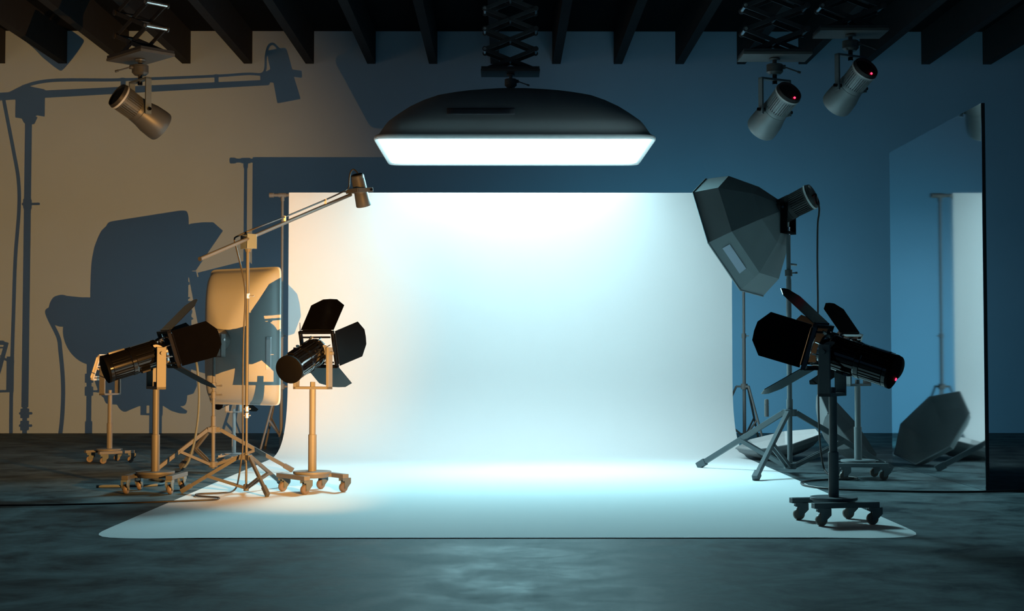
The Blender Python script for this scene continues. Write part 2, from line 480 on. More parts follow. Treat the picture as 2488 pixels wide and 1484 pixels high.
def fresnel_head(T, piv, az, el, sc, flaps=True, led=True, openings=(32, 46, 20, 26), body_on=True):
    M = frame(piv, az, el) @ Matrix.Scale(sc, 4) @ Matrix.Translation((-0.405, 0, 0))
    if body_on:
        b = MB(M)
        b.lathe([(0.02, 0.06), (0.02, 0.104), (0.045, 0.104), (0.05, 0.100)], n=48)
        b.gear(0.05, 0.19, 0.094, 0.103, 30)
        b.lathe([(0.19, 0.102), (0.195, 0.106), (0.225, 0.106), (0.23, 0.103)], n=48)
        b.gear(0.23, 0.38, 0.092, 0.103, 24)
        b.lathe([(0.38, 0.103), (0.39, 0.106), (0.41, 0.106), (0.42, 0.100), (0.425, 0.085), (0.425, 0.01)], n=48, cap=False)
        b.box((0.12, 0, 0.104), (0.12, 0.05, 0.012)).box((0.30, 0.0, -0.104), (0.08, 0.06, 0.012))
        body = T.part('lamp_body', b, 'black_gloss', smooth=30)
        b = MB(M); b.lathe([(0.002, 0.0), (0.0, 0.098), (0.004, 0.106), (0.02, 0.106), (0.028, 0.10)], n=56); T.part('rear_cap', b, 'black_matte', body, smooth=40)
        b = MB(M)
        for a in (20, 70, 115, 160, 205, 250, 295, 340):
            a = R(a)
            b.bar((0.415, 0.088 * math.cos(a), 0.088 * math.sin(a)), (0.49, 0.112 * math.cos(a), 0.112 * math.sin(a)), 0.018, 0.006, up=(0, math.cos(a), math.sin(a)))
        b.lathe([(0.425, 0.06), (0.45, 0.088), (0.455, 0.095), (0.47, 0.095), (0.475, 0.075), (0.465, 0.04), (0.46, 0.002)], n=40, cap=False)
        T.part('lens_bezel', b, 'chrome', body)
        # crescent plates by the yoke
        b = MB(M)
        for s_ in (-1, 1):
            pts = [(0.36 + 0.075 * math.cos(R(a)), 0.075 * math.sin(R(a))) for a in range(-90, 91, 15)]
            pts += [(0.36 + 0.02 * math.cos(R(a)), 0.06 * math.sin(R(a))) for a in range(90, -91, -15)]
            b.prism([(p[0] + 0.01, p[1]) for p in pts], 0.006, Matrix.Translation((0, s_ * 0.112, 0)) @ Matrix.Rotation(pi / 2, 4, 'X'))
            b.rod((0.405, s_ * 0.10, 0), (0.405, s_ * 0.135, 0), 0.016, n=16)
        T.part('side_bracket', b, 'stand_paint', body)
    # square barn door frame
    b = MB(M)
    w = 0.145; t = 0.02
    for s_ in (-1, 1):
        b.box((0.505, s_ * (w - t / 2), 0), (0.03, t, 2 * w)).box((0.505, 0, s_ * (w - t / 2)), (0.03, 2 * w, t))
        b.rod((0.522, -0.12, s_ * (w + 0.004)), (0.522, 0.12, s_ * (w + 0.004)), 0.006, n=10)
        b.rod((0.522, s_ * (w + 0.004), -0.12), (0.522, s_ * (w + 0.004), 0.12), 0.006, n=10)
    b.box((0.49, 0, 0.10), (0.012, 0.24, 0.012)).box((0.49, 0, -0.10), (0.012, 0.24, 0.012))
    if not body_on:
        for s_ in (-1, 1): b.box((0.45, s_ * 0.135, 0), (0.10, 0.008, 0.02))
        b.box((0.50, 0, 0.02), (0.012, 0.27, 0.008))
    fr = T.part('barn_door_frame', b, 'black_gloss' if body_on else 'clip_tan', bevel=0.001)
    if flaps:
        w = 0.148
        defs = [  # hinge offset, rotation giving local x outward along axis, y along hinge
            ((0.525, 0, w), Matrix.Rotation(-R(openings[0]), 4, 'Y')),
            ((0.525, 0, -w), Matrix.Rotation(R(openings[1]), 4, 'Y')),
            ((0.525, -w, 0), Matrix.Rotation(-R(openings[2]), 4, 'Z') @ Matrix.Rotation(pi / 2, 4, 'X')),
            ((0.525, w, 0), Matrix.Rotation(R(openings[3]), 4, 'Z') @ Matrix.Rotation(pi / 2, 4, 'X'))]
        for off, rot in defs:
            T.part('barn_door_flap', flap(M @ Matrix.Translation(off) @ rot, 0.275, 0.262, 0.33, 0.10), 'flap_black', fr, smooth=0)
    if led:
        b = MB(M)
        b.lathe([(-0.004, 0.0005), (-0.004, 0.008), (0.001, 0.0095)], Matrix.Translation((0, -0.06, -0.045)), n=16)
        T.part('power_led', b, 'led', body, label='glowing red power light')
    return M

def fresnel_stand(label, c, base_ang, az, el, sc=1.0, mt='stand_paint', fork='stand_dark', wheel='wheel', swivel=180, flaps=True, led=False, openings=(32, 46, 20, 26), group='barn door lamps on rolling stands', zcol=0.77, zs=0.43, body_on=True):
    T = Thing('barn_door_lamp', label, 'studio lamp', (c[0], c[1], 0), group)
    rolling_base(T, c, base_ang, sc, mt, fork, wheel, swivel, zcol, zs)
    z0 = zcol * sc; zp = z0 + 0.27 * sc
    y, M = yoke(T, c, az, z0, z0 + 0.315 * sc, sc, mt)
    b = MB(M); b.rod((0, 0, z0 + 0.02 * sc), (0, 0, z0 + 0.055 * sc), 0.02 * sc, n=6); T.part('clamp_bolt', b, mt, y)
    for s_ in (-1, 1):
        b = MB(M); b.rod((0, s_ * 0.142 * sc, zp), (0, s_ * 0.168 * sc, zp), 0.014 * sc, n=8); T.part('tilt_knob', b, mt, y)
    fresnel_head(T, V(c[0], c[1], zp), az, el, sc, flaps, led, openings, body_on)
    return T

def gp(px, s):  # ground point under image column px at scale s (pixels per metre)
    Y = FPX / s
    return (at(px, 900, Y).x, Y)

fresnel_stand('barn door lamp on a dark rolling stand, aimed right, left of the yellow lit softbox', gp(379.5, 322), 87, 29, 17.5, mt='boom_paint', swivel=268, openings=(28, 46, 24, 25))  # darker paint puts the shade on this stand into its colour
fresnel_stand('barn door lamp on a tan rolling stand standing on the white paper', gp(760, 322), -52, 71, 17.5, swivel=50, openings=(30, 46, 17, 26))
fresnel_stand('black barn door lamp on a dark rolling stand in front of the heptagonal softbox tripod', gp(2023, 396), 11.8, 147, 17.5, mt='stand_dark', fork='stand_dark', swivel=0, led=True, openings=(25, 46, 25, 12))
fresnel_stand('barn door lamp on a rolling stand half hidden behind the foremost right lamp', gp(2083, 290), -1, 131, 17.5, mt='stand_mid', fork='stand_mid', swivel=0, openings=(34, 46, 20, 20))
fresnel_stand('small barn door lamp on a rolling stand furthest left, its leaves off', gp(268, 251), 42, 158, 20, sc=0.86, swivel=10, flaps=False, body_on=False, zcol=0.755, zs=0.44)
fresnel_stand('small pale barn door lamp on a rolling stand behind the yellow lit softbox', gp(569.5, 254), 5, 60, 17, sc=0.64, mt='stand_pale', swivel=180, zcol=0.76, zs=0.43)

# ------------------------------------------------------------------ tripod stands
def tripod(T, c, zh, feet, ztop, mt, r_low=0.0165, r_up=0.0145, zspl=0.62, collars=(), leg_w=0.032, spider=0.045, ext=None, zspi=None, knee=0.5):
    x, y = c
    b = MB(); b.rod((x, y, 0.035), (x, y, zspl), r_low, n=28); T.part('centre_column', b, mt)
    b = MB(); b.rod((x, y, zspl - 0.03), (x, y, ztop), r_up, n=28); T.part('upper_pole', b, mt)
    b = MB(); b.rod((x, y, zh - 0.03), (x, y, zh + 0.03), r_low * 1.9, n=28)
    b.rod((x, y, zh + 0.03), (x, y, zh + 0.12), r_low * 1.25, n=28)
    zspi = spider if zspi is None else zspi
    for f in feet:
        d = V(f[0] - x, f[1] - y, 0).normalized()
        b.bar(V(x, y, zh), V(x, y, zh) + d * 0.06, leg_w * 1.35, leg_w * 1.0)
    T.part('hub', b, mt, bevel=0.002)
    b = MB(); b.rod((x, y, zspi), (x, y, zspi + 0.05), r_low * 2.4, n=28); T.part('spider_collar', b, mt, bevel=0.003)
    for f in feet:
        d = V(f[0] - x, f[1] - y, 0).normalized()
        hp = V(x, y, zh) + d * 0.06; fp = V(f[0], f[1], 0.018)
        b = MB(); b.bar(hp, fp, leg_w, leg_w * 0.75); lg = T.part('leg', b, mt, bevel=0.002)
        dd = (fp - hp).normalized()
        b = MB(); b.bar(fp - dd * 0.085, fp + dd * 0.005, leg_w * 1.35, leg_w * 1.1); T.part('rubber_foot', b, mt, lg, bevel=0.002)
        mid = hp.lerp(fp, knee)
        sd = dd.cross(V(0, 0, 1)).normalized()
        for s_ in (-1, 1):
            b = MB(); b.bar(mid + sd * s_ * leg_w * 0.45, V(x, y, zspi + 0.025) + d * r_low * 2 + sd * s_ * leg_w * 0.45, leg_w * 0.75, leg_w * 0.2); T.part('brace', b, mt)
    for z, m_ in collars:
        b = MB(); b.rod((x, y, z - 0.028), (x, y, z + 0.028), r_low * 1.45, n=20); cl_ = T.part('clamp_collar', b, m_, bevel=0.002)
        b = MB(); b.rod((x, y, z), (x + 0.06, y - 0.01, z), 0.006, n=10).rod((x + 0.055, y - 0.01, z), (x + 0.075, y - 0.012, z + 0.002), 0.009, n=10); T.part('t_handle', b, m_, cl_)

def lamp_can(T, piv, az, el, sc, back=0.30, body='spot_grey', led=None, ring='ring_white', bell=True, name='lamp_body', nf=34):
    """ribbed can lamp, rear cap at x = -back"""
    M = frame(piv, az, el) @ Matrix.Scale(sc, 4) @ Matrix.Translation((-back, 0, 0))
    b = MB(M)
    b.lathe([(0.05, 0.118), (0.06, 0.128), (0.075, 0.128)], n=56)
    b.gear(0.075, 0.235, 0.112, 0.128, nf, rb=0.97)
    b.lathe([(0.235, 0.124), (0.245, 0.127), (0.278, 0.129), (0.280, 0.126), (0.283, 0.129)] + ([(0.33, 0.134), (0.40, 0.150), (0.50, 0.156), (0.545, 0.154), (0.555, 0.148), (0.55, 0.14), (0.42, 0.12)] if bell else [(0.42, 0.13), (0.47, 0.128), (0.48, 0.12)]), n=56)
    bo = T.part(name, b, body, smooth=32)
    b = MB(M); b.lathe([(0.022, 0.0), (0.022, 0.102), (0.012, 0.108), (0.004, 0.114), (0.004, 0.122), (0.02, 0.128), (0.04, 0.128), (0.05, 0.12)], n=56); T.part('rear_cap', b, 'spot_dark', bo)
    b = MB(M); b.lathe([(0.036, 0.129), (0.038, 0.1335), (0.056, 0.1335), (0.058, 0.129)], n=56, cap=False); T.part('rim_ring', b, ring, bo)
    if led is not None:
        b = MB(M); b.lathe([(0.014, 0.0005), (0.012, 0.009), (0.022, 0.011)], Matrix.Translation((0, led[0], led[1])), n=16); T.part('power_led', b, 'led', bo, label='glowing red power light')
    return M

# ------------------------------------------------------------------ softboxes
def se_ring(a, b_, n, N):
    out = []
    for i in range(N):
        t = 2 * pi * (i + 0.5) / N
        c, s_ = math.cos(t), math.sin(t)
        out.append((a * math.copysign(abs(c) ** (2 / n), c), b_ * math.copysign(abs(s_) ** (2 / n), s_)))
    return out

def softbox(T, M, ha, hb, sc, shell_mat, panel_mat, label_slot, lab_panel=None, win='window_vinyl'):
    """M: local x = light direction, y = long side, z = short side; rim plane at x = 0"""
    N = 160
    prof = [(0.05, 0.972, 26), (0.02, 0.972, 26), (0.0, 0.985, 26), (-0.004, 0.993, 24), (0.005, 1.0, 24), (0.028, 1.0, 22), (0.042, 0.992, 20), (0.062, 0.972, 16), (0.11, 0.955, 13), (0.165, 0.935, 11),
            (0.212, 0.911, 10), (0.29, 0.85, 8.5), (0.374, 0.774, 7.5), (0.45, 0.685, 6.5), (0.51, 0.592, 6), (0.55, 0.49, 5.5), (0.585, 0.385, 5), (0.615, 0.27, 4.5), (0.64, 0.163, 4), (0.65, 0.05, 3)]
    def grid(pr):
        P = []; F = []
        for d, k, n in pr:
            off = (1 - k)
            for (u, w) in se_ring(ha * k, hb * k, n, N): P.append((-d * sc, u, w))
        for r in range(len(pr) - 1):
            for i in range(N):
                j = (i + 1) % N
                F.append((r * N + i, r * N + j, (r + 1) * N + j, (r + 1) * N + i))
        return P, F
    P, F = grid(prof[6:])
    F.append(tuple(range((len(prof) - 7) * N, (len(prof) - 6) * N)))
    b = MB(M); b.add(P, F); sh = T.part('fabric_shell', b, shell_mat, smooth=50)
    P, F = grid(prof[:7]); b = MB(M); b.add(P, F); T.part('rim', b, 'lip', sh, smooth=60)
    P, _ = grid([(0.012, 0.968, 26)])
    P2, _ = grid([(0.016, 0.968, 26)])
    b = MB(M); b.add(P + P2, [tuple(range(N)), tuple(range(2 * N - 1, N - 1, -1))] + [(i, (i + 1) % N, N + (i + 1) % N, N + i) for i in range(N)])
    T.part('diffuser_panel', b, panel_mat, sh, label=lab_panel, smooth=0)
    # access window on the shell: follow the shell surface
    side, u0, u1, d0, d1 = label_slot   # side = -1/+1 on z; u along y
    def surf(u, d):
        for k in range(len(prof) - 1):
            if prof[k][0] <= d <= prof[k + 1][0] and k > 5:
                t = (d - prof[k][0]) / (prof[k + 1][0] - prof[k][0])
                kk = prof[k][1] + (prof[k + 1][1] - prof[k][1]) * t; n = prof[k][2] + (prof[k + 1][2] - prof[k][2]) * t
                w = hb * kk * max(0.0, 1 - abs(u / (ha * kk)) ** n) ** (1 / n)
                return (-d * sc, u, side * (w + 0.006 * sc))
    G = []; nu, nd = 10, 5
    for i in range(nd + 1):
        for j in range(nu + 1):
            G.append(surf(u0 + (u1 - u0) * j / nu, d0 + (d1 - d0) * i / nd))
    Fq = [(i * (nu + 1) + j, i * (nu + 1) + j + 1, (i + 1) * (nu + 1) + j + 1, (i + 1) * (nu + 1) + j) for i in range(nd) for j in range(nu)]
    b = MB(M); b.add(G, Fq); o = T.part('clear_window', b, win, sh, smooth=60)
    so = o.modifiers.new('t', 'SOLIDIFY'); so.thickness = 0.004 * sc; so.offset = 0
    return sh

def scissor_lift(T, c, ang, zplate, ztop, hw, half, gap, sc, z_first, plate=(0.67, 0.37, 0.054)):
    """plate bottom at zplate; scissor arms up to a board under the beams"""
    M = Matrix.Translation(Vector((c[0], c[1], 0))) @ Matrix.Rotation(R(ang), 4, 'Z')
    pw, pd, pt = [k * sc for k in plate]
    b = MB(M); b.box((0, 0, zplate + pt * 0.25), (pw, pd, pt * 0.5)); T.part('carrier_plate', b, 'plate_grey', bevel=0.0015)
    b = MB(M); b.box((0, 0, zplate + pt * 0.77), (pw * 0.985, pd * 0.985, pt * 0.46)); T.part('upper_plate', b, 'scissor', bevel=0.0015)
    b = MB(M); b.box((0, 0, ztop - 0.02), (1.05, pd, 0.04)); T.part('ceiling_board', b, 'scissor', bevel=0.002)
    z = z_first
    while z < ztop - 0.04:
        z2 = min(z + 2 * half, ztop - 0.03)
        f = (z2 - z) / (2 * half)
        for s_ in (-1, 1):
            y0 = s_ * gap
            b = MB(M); b.bar((-hw, y0, z), (-hw + 2 * hw * f, y0, z2), 0.042 * sc, 0.010 * sc); T.part('scissor_arm', b, 'scissor', bevel=0.001)
            y0 = s_ * (gap - 0.014 * sc)
            b = MB(M); b.bar((hw, y0, z), (hw - 2 * hw * f, y0, z2), 0.042 * sc, 0.010 * sc); T.part('scissor_arm', b, 'scissor', bevel=0.001)
        if f > 0.99:
            for x_ in (-hw, hw):
                b = MB(M); b.rod((x_, -gap - 0.02 * sc, z2), (x_, gap + 0.02 * sc, z2), 0.017 * sc, n=16); T.part('pivot_pin', b, 'metal_bright' if x_ < 0 else 'scissor')
                b = MB(M)
                for yy in (-gap - 0.012 * sc, gap + 0.012 * sc):
                    b = MB(M); b.rod((x_, yy - 0.006 * sc, z2), (x_, yy + 0.006 * sc, z2), 0.03 * sc, n=9); T.part('washer', b, 'scissor')
            b = MB(M); b.rod((0, -gap - 0.015 * sc, z + half), (0, gap + 0.015 * sc, z + half), 0.014 * sc, n=16); T.part('pivot_pin', b, 'scissor')
        z += 2 * half
    return M

def ball_mount(T, c, ztop, zbot, sc, ang, mt='spot_grey'):
    x, y = c
    Z = lambda k: ztop - k * (ztop - zbot)
    P = Matrix.Translation((x, y, ztop)) @ Matrix.Rotation(pi / 2, 4, 'Y')
    L = ztop - zbot
    b = MB(P)
    b.lathe([(0, 0.045 * sc), (L * 0.05, 0.056 * sc), (L * 0.12, 0.05 * sc), (L * 0.13, 0.022 * sc), (L * 0.30, 0.022 * sc)], n=36)
    b.lathe([(L * 0.30, 0.07 * sc), (L * 0.33, 0.08 * sc), (L * 0.38, 0.08 * sc), (L * 0.385, 0.077 * sc), (L * 0.40, 0.08 * sc), (L * 0.68, 0.08 * sc), (L * 0.80, 0.055 * sc), (L * 0.80, 0.02 * sc)], n=40)
    bm_ = T.part('swivel_mount', b, mt, smooth=40)
    b = MB(P); b.lathe([(L * 0.78, 0.022 * sc), (L * 1.0, 0.022 * sc)], n=8); T.part('swivel_pin', b, 'spot_dark', bm_)
    a = R(ang); d = V(math.cos(a), math.sin(a), 0)
    p0 = V(x, y, Z(0.45)) + d * 0.075 * sc
    b = MB(); b.rod(p0 - d * 0.01, p0 + d * 0.03 * sc, 0.021 * sc, n=18).rod(p0 + d * 0.02 * sc, p0 + d * 0.16 * sc + V(0, 0, -0.055 * sc), 0.007 * sc, n=12)
    b.rod(p0 + d * 0.145 * sc + V(0, 0, -0.05 * sc), p0 + d * 0.175 * sc + V(0, 0, -0.061 * sc), 0.0115 * sc, n=12)
    T.part('locking_lever', b, mt, bm_)

def ceiling_spot(label, pxm, pybot, s, plate_ang, az, el, lever, led, pivot_py):
    Y = FPX / s
    pb = at(pxm, pybot, Y); c = (pb.x, pb.y); zp = pb.z
    T = Thing('ceiling_spotlight', label, 'spotlight', (c[0], c[1], zp), 'can spotlights hung from scissor lifts')
    scissor_lift(T, c, plate_ang, zp, BEAM_Z, 0.30, 0.1155, 0.11, 1.0, zp + 0.03)
    zy = zp - 0.205           # top of yoke
    ball_mount(T, c, zp, zy, 1.0, lever)
    zpiv = zy - 0.315
    y, M = yoke(T, c, az, zpiv - 0.045, zy, 1.0, 'stand_dark', w=0.36, aw=0.06, down=True)
    b = MB(M); b.rod((0, 0, zy - 0.055), (0, 0, zy - 0.02), 0.024, n=6); T.part('clamp_bolt', b, 'black_gloss', y)
    for s_ in (-1, 1):
        b = MB(M); b.rod((0, s_ * 0.125, zpiv), (0, s_ * 0.165, zpiv), 0.02, n=16).rod((0, s_ * 0.178, zpiv), (0, s_ * 0.21, zpiv), 0.017, n=8); T.part('tilt_knob', b, 'black_gloss', y)
    lamp_can(T, V(c[0], c[1], zpiv), az, el, 1.0, back=0.285, led=led, body='spot_pale' if led else 'spot_grey')
    return T

ceiling_spot('can spotlight hung from a scissor lift at the upper left, above the tan wall', 341, 143, 248.5, 134, 41.6, -29, 215, None, 264)
ceiling_spot('can spotlight with a red light, hung lower of the two at the upper right', 1882, 141, 250, 0, 118, -34, -10, (-0.03, -0.072), 265)
ceiling_spot('can spotlight with a red light, rightmost and higher of the two at the upper right', 2066, 84, 248, 0, 118, -34, -10, (-0.03, -0.072), 208)

# big overhead softbox
sO = 238.0; YO = FPX / sO
n_l = at(905, 335, FPX / 254.0); n_r = at(1597, 335, FPX / 254.0)
f_l = at(945, 402, FPX / 222.7)
OC = V((n_l.x + n_r.x) / 2, (n_l.y + f_l.y) / 2, (n_l.z + f_l.z) / 2)
OHA = (n_r.x - n_l.x) / 2; OHB = (f_l.y - n_l.y) / 2
T = Thing('overhead_softbox', 'large glowing rectangular softbox hanging over the white paper from a scissor lift', 'softbox', OC)
# light direction down, long side along X
MS = Matrix.Translation(OC) @ Matrix(((0, 1, 0, 0), (0, 0, 1, 0), (-1, 0, 0, 0), (0, 0, 0, 1))).to_4x4()
MS = Matrix.Translation(OC) @ Matrix(((0.0, 1.0, 0.0, 0.0), (0.0, 0.0, 1.0, 0.0), (-1.0, 0.0, 0.0, 0.0), (0.0, 0.0, 0.0, 1.0)))
sh = softbox(T, MS, OHA, OHB, 1.0, 'fabric_grey', 'softbox_light', (-1, -0.66, 0.0, 0.25, 0.32), 'bright white glowing panel', 'window_dark')
zpl = at(1238, 178, YO).z
scissor_lift(T, (at(1240, 178, YO).x, OC.y), 0, zpl, BEAM_Z, 0.262, 0.1045, 0.10, 0.90, zpl + 0.03)
ball_mount(T, (at(1241, 200, YO).x, OC.y), zpl, OC.z + 0.64, 0.78, -12, 'stand_dark')

# strip softbox on tripod, left
pn = at(683, 816, FPX / 273.0); pf = at(512, 819, FPX / 263.0)
ctr = (pn + pf) / 2; ctr.z = at(683, 816, FPX / 273.0).z
n = V(-(pf - pn).y, (pf - pn).x, 0).normalized()
if n.y < 0: n = -n
if n.x < 0: n = -n
azg = math.degrees(math.atan2(n.y, n.x))
HB = (pf - pn).length / 2
sc_ = 0.45
MG = Matrix.Translation(ctr) @ Matrix.Rotation(R(azg), 4, 'Z') @ Matrix(((1.0, 0, 0, 0), (0, 0, -1.0, 0), (0, 1.0, 0, 0), (0, 0, 0, 1.0)))
pivG = ctr - n * (0.29 + 0.10); pivG.z -= 0.035
gc = (pivG.x, pivG.y)
T = Thing('rectangular_softbox_lamp', 'yellow lit upright rectangular softbox on a tripod, seen from behind', 'softbox', (gc[0], gc[1], 0))
softbox(T, MG, 0.619, HB, sc_, 'fabric_grey', 'strip_light', (1, -0.30, -0.01, 0.20, 0.29), None, 'window_mid')
feetG = [fl(366, 1156), fl(440, 1138), fl(711, 1147)]
tripod(T, gc, 0.375, feetG, pivG.z - 0.155, 'stand_paint', zspl=0.44, collars=((0.68, 'stand_paint'), (0.76, 'stand_paint')))
y_, My = yoke(T, gc, azg, pivG.z - 0.155, pivG.z + 0.05, 0.7, 'stand_paint', w=0.33, aw=0.075)
for s_ in (-1, 1):
    b = MB(My); b.rod((0, s_ * 0.11, pivG.z), (0, s_ * 0.128, pivG.z), 0.011, n=8); T.part('tilt_knob', b, 'metal_bright', y_)
lamp_can(T, pivG, azg, 0, 0.72, back=0.30, body='stand_paint', bell=False, ring='stand_paint')
REAR_G = pivG - n * 0.21

# ------------------------------------------------------------------ seven sided softboxes
def ngon(r, x, N=7, ph=0.0):
    return [(x, r * math.cos(ph + 2 * pi * i / N), r * math.sin(ph + 2 * pi * i / N)) for i in range(N)]

def hept(T, M, Rr, rings, ph, outer, inner=None, front=None, th=0.006):
    """rings: list (depth behind rim, radius factor); local x = opening direction"""
    N = 7
    def shell(dr, dx):
        P = []; F = []
        for d, k in rings: P += ngon(Rr * k - dr, -d + dx, N, ph)
        for r in range(len(rings) - 1):
            for i in range(N):
                j = (i + 1) % N
                F.append((r * N + i, r * N + j, (r + 1) * N + j, (r + 1) * N + i))
        F.append(tuple(range((len(rings) - 1) * N, len(rings) * N)))
        return P, F
    P, F = shell(0, 0)
    b = MB(M); b.add(P, F); sh = T.part('fabric_shell', b, outer, smooth=8)
    if inner:
        P, F = shell(th, th)
        b = MB(M); b.add(P, F); T.part('inner_lining', b, inner, sh, smooth=8)
    b = MB(M)   # rim tube
    p = ngon(Rr, 0.0, N, ph)
    for i in range(N): b.rod(p[i], p[(i + 1) % N], 0.007, n=8)
    T.part('rim_piping', b, outer, sh)
    if front:
        b = MB(M); b.add(ngon(Rr * 0.985, 0.004, N, ph) + ngon(Rr * 0.985, 0.0, N, ph), [tuple(range(N)), tuple(range(2 * N - 1, N - 1, -1))] + [(i, (i + 1) % N, N + (i + 1) % N, N + i) for i in range(N)])
        T.part('diffuser_panel', b, front, sh, smooth=0)
    return sh

def basis(nrm, ref):
    """matrix rows: local x = nrm, local y = ref projected"""
    x = Vector(nrm).normalized(); y = (Vector(ref) - x * x.dot(Vector(ref))).normalized(); z = x.cross(y)
    return Matrix(((x.x, y.x, z.x, 0), (x.y, y.y, z.y, 0), (x.z, y.z, z.z, 0), (0, 0, 0, 1)))

sH = 276.7; YH = FPX / sH
pivH = at(1915, 506, YH)
nH = V(-0.79, 0.462, -0.402)
RH = 0.61
aH = V(-75.2, -149.0, -23.5)       # direction of the vertex nearest the floor-left, in metres-proportional units
cH = pivH + nH * 0.60
MH = Matrix.Translation(cH) @ basis(nH, aH)
T = Thing('heptagon_softbox_lamp', 'large grey seven-sided softbox on a tall tripod, seen from behind', 'softbox', (pivH.x, pivH.y, 0))
shH = hept(T, MH, RH, [(0, 1.0), (0.21, 0.87), (0.43, 0.50), (0.555, 0.17), (0.57, 0.10)], 0.0, 'fabric_dark', None, 'octa_light')
# clear window on the panel between two lower left corners
def window_on(T, MM, Rr, r0, r1, i, N, u0, u1, v0, v1, ph, par):
    a = [Vector(p) for p in ngon(Rr * r0[1], -r0[0], N, ph)]; c = [Vector(p) for p in ngon(Rr * r1[1], -r1[0], N, ph)]
    j = (i + 1) % N
    def q(u, v):
        return a[i].lerp(a[j], u).lerp(c[i].lerp(c[j], u), v)
    nn = (a[j] - a[i]).cross(c[i] - a[i]).normalized()
    if nn.dot(a[i].lerp(a[j], .5) * V(0, 1, 1) if False else Vector((0, a[i].y + a[j].y, a[i].z + a[j].z))) < 0: nn = -nn
    P = [q(u, v) + nn * k for k in (0.001, 0.005) for u, v in ((u0, v0), (u1, v0), (u1, v1), (u0, v1))]
    b = MB(MM); b.add(P, [(3, 2, 1, 0), (4, 5, 6, 7), (0, 1, 5, 4), (1, 2, 6, 5), (2, 3, 7, 6), (3, 0, 4, 7)])
    T.part('clear_window', b, 'window_vinyl', par, smooth=0)
HWIN = (T, MH, RH, (0, 1.0), (0.21, 0.87))
hp_i = min(range(7), key=lambda i: ((MH @ ((Vector(ngon(RH, 0)[i]) + Vector(ngon(RH, 0)[(i + 1) % 7])) / 2)) - at(1746, 650, YH)).length)
window_on(*HWIN, hp_i, 7, 0.24, 0.80, 0.34, 0.66, 0.0, shH)
gcH = (pivH.x, pivH.y)
feetH = [fl(1697, 1136), fl(1835, 1168), fl(2165, 1144)]
tripod(T, gcH, 0.525, feetH, pivH.z - 0.235, 'stand_dark', r_low=0.0225, r_up=0.019, zspl=1.70, collars=((at(1915, 663, YH).z, 'spot_grey'),), leg_w=0.045, zspi=0.035)  # dark paint carries the softbox's shading of the pole
yk, My = yoke(T, gcH, 149.7, pivH.z - 0.225, pivH.z + 0.04, 1.0, 'black_matte', w=0.245, aw=0.06)
b = MB(My); b.rod((0, 0, pivH.z - 0.26), (0, 0, pivH.z - 0.165), 0.014, n=16); T.part('clamp_bolt', b, 'chrome', yk)
for s_ in (-1, 1):
    b = MB(My); b.rod((0, s_ * 0.105, pivH.z), (0, s_ * 0.14, pivH.z), 0.012, n=8); T.part('tilt_knob', b, 'black_gloss', yk)
elH = math.degrees(math.asin(-0.402))
lamp_can(T, pivH + nH * 0.0, 149.7, elH, 0.86, back=0.30, body='spot_dark', led=(-0.035, -0.085), bell=False)
b = MB(frame(pivH, 149.7, elH)); b.lathe([(0.05, 0.105), (0.07, 0.13), (0.09, 0.13), (0.10, 0.10)], n=7); T.part('speed_ring', b, 'fabric_dark')
lv = at(1928, 643, YH)
b = MB(); b.rod((lv.x - 0.03, lv.y, lv.z + 0.003), (lv.x + 0.028, lv.y, lv.z - 0.003), 0.010, n=12)
b.rod((gcH[0], gcH[1], lv.z), (lv.x - 0.028, lv.y, lv.z + 0.003), 0.0035, n=8); T.part('height_lever', b, 'metal_bright')
REAR_H = pivH - nH * 0.235

# bowl shaped softbox lying on the floor behind the paper
sN = 243.0
cN = at(1893, 1068, FPX / sN)
T = Thing('floor_softbox', 'seven-sided softbox lying face up on the floor, white inside', 'softbox', (cN.x, cN.y, 0), 'seven-sided softboxes left on the floor')
hept(T, Matrix.Translation(cN) @ basis((-0.21, -0.07, 0.97), (1, 0.2, 0)), 0.435, [(0, 1.0), (0.045, 0.94), (0.10, 0.78), (0.15, 0.52), (0.178, 0.25), (0.18, 0.1)], 0.15, 'fabric_dark', 'lining')
# softbox leaning on its rim beside the mirror
cM = V(3.25, 13.65 * 0.9873, 0.352)
T = Thing('floor_softbox', 'seven-sided softbox tipped on its rim in front of the mirror, opening to the right', 'softbox', (cM.x, cM.y, 0), 'seven-sided softboxes left on the floor')
shM = hept(T, Matrix.Translation(cM) @ basis((0.72, -0.33, 0.61), (-0.277, 0.01, 0.33)), 0.435, [(0, 1.0), (0.05, 0.94), (0.12, 0.76), (0.19, 0.50), (0.235, 0.22), (0.24, 0.1)], 0.0, 'fabric_dark', 'fabric_dark')

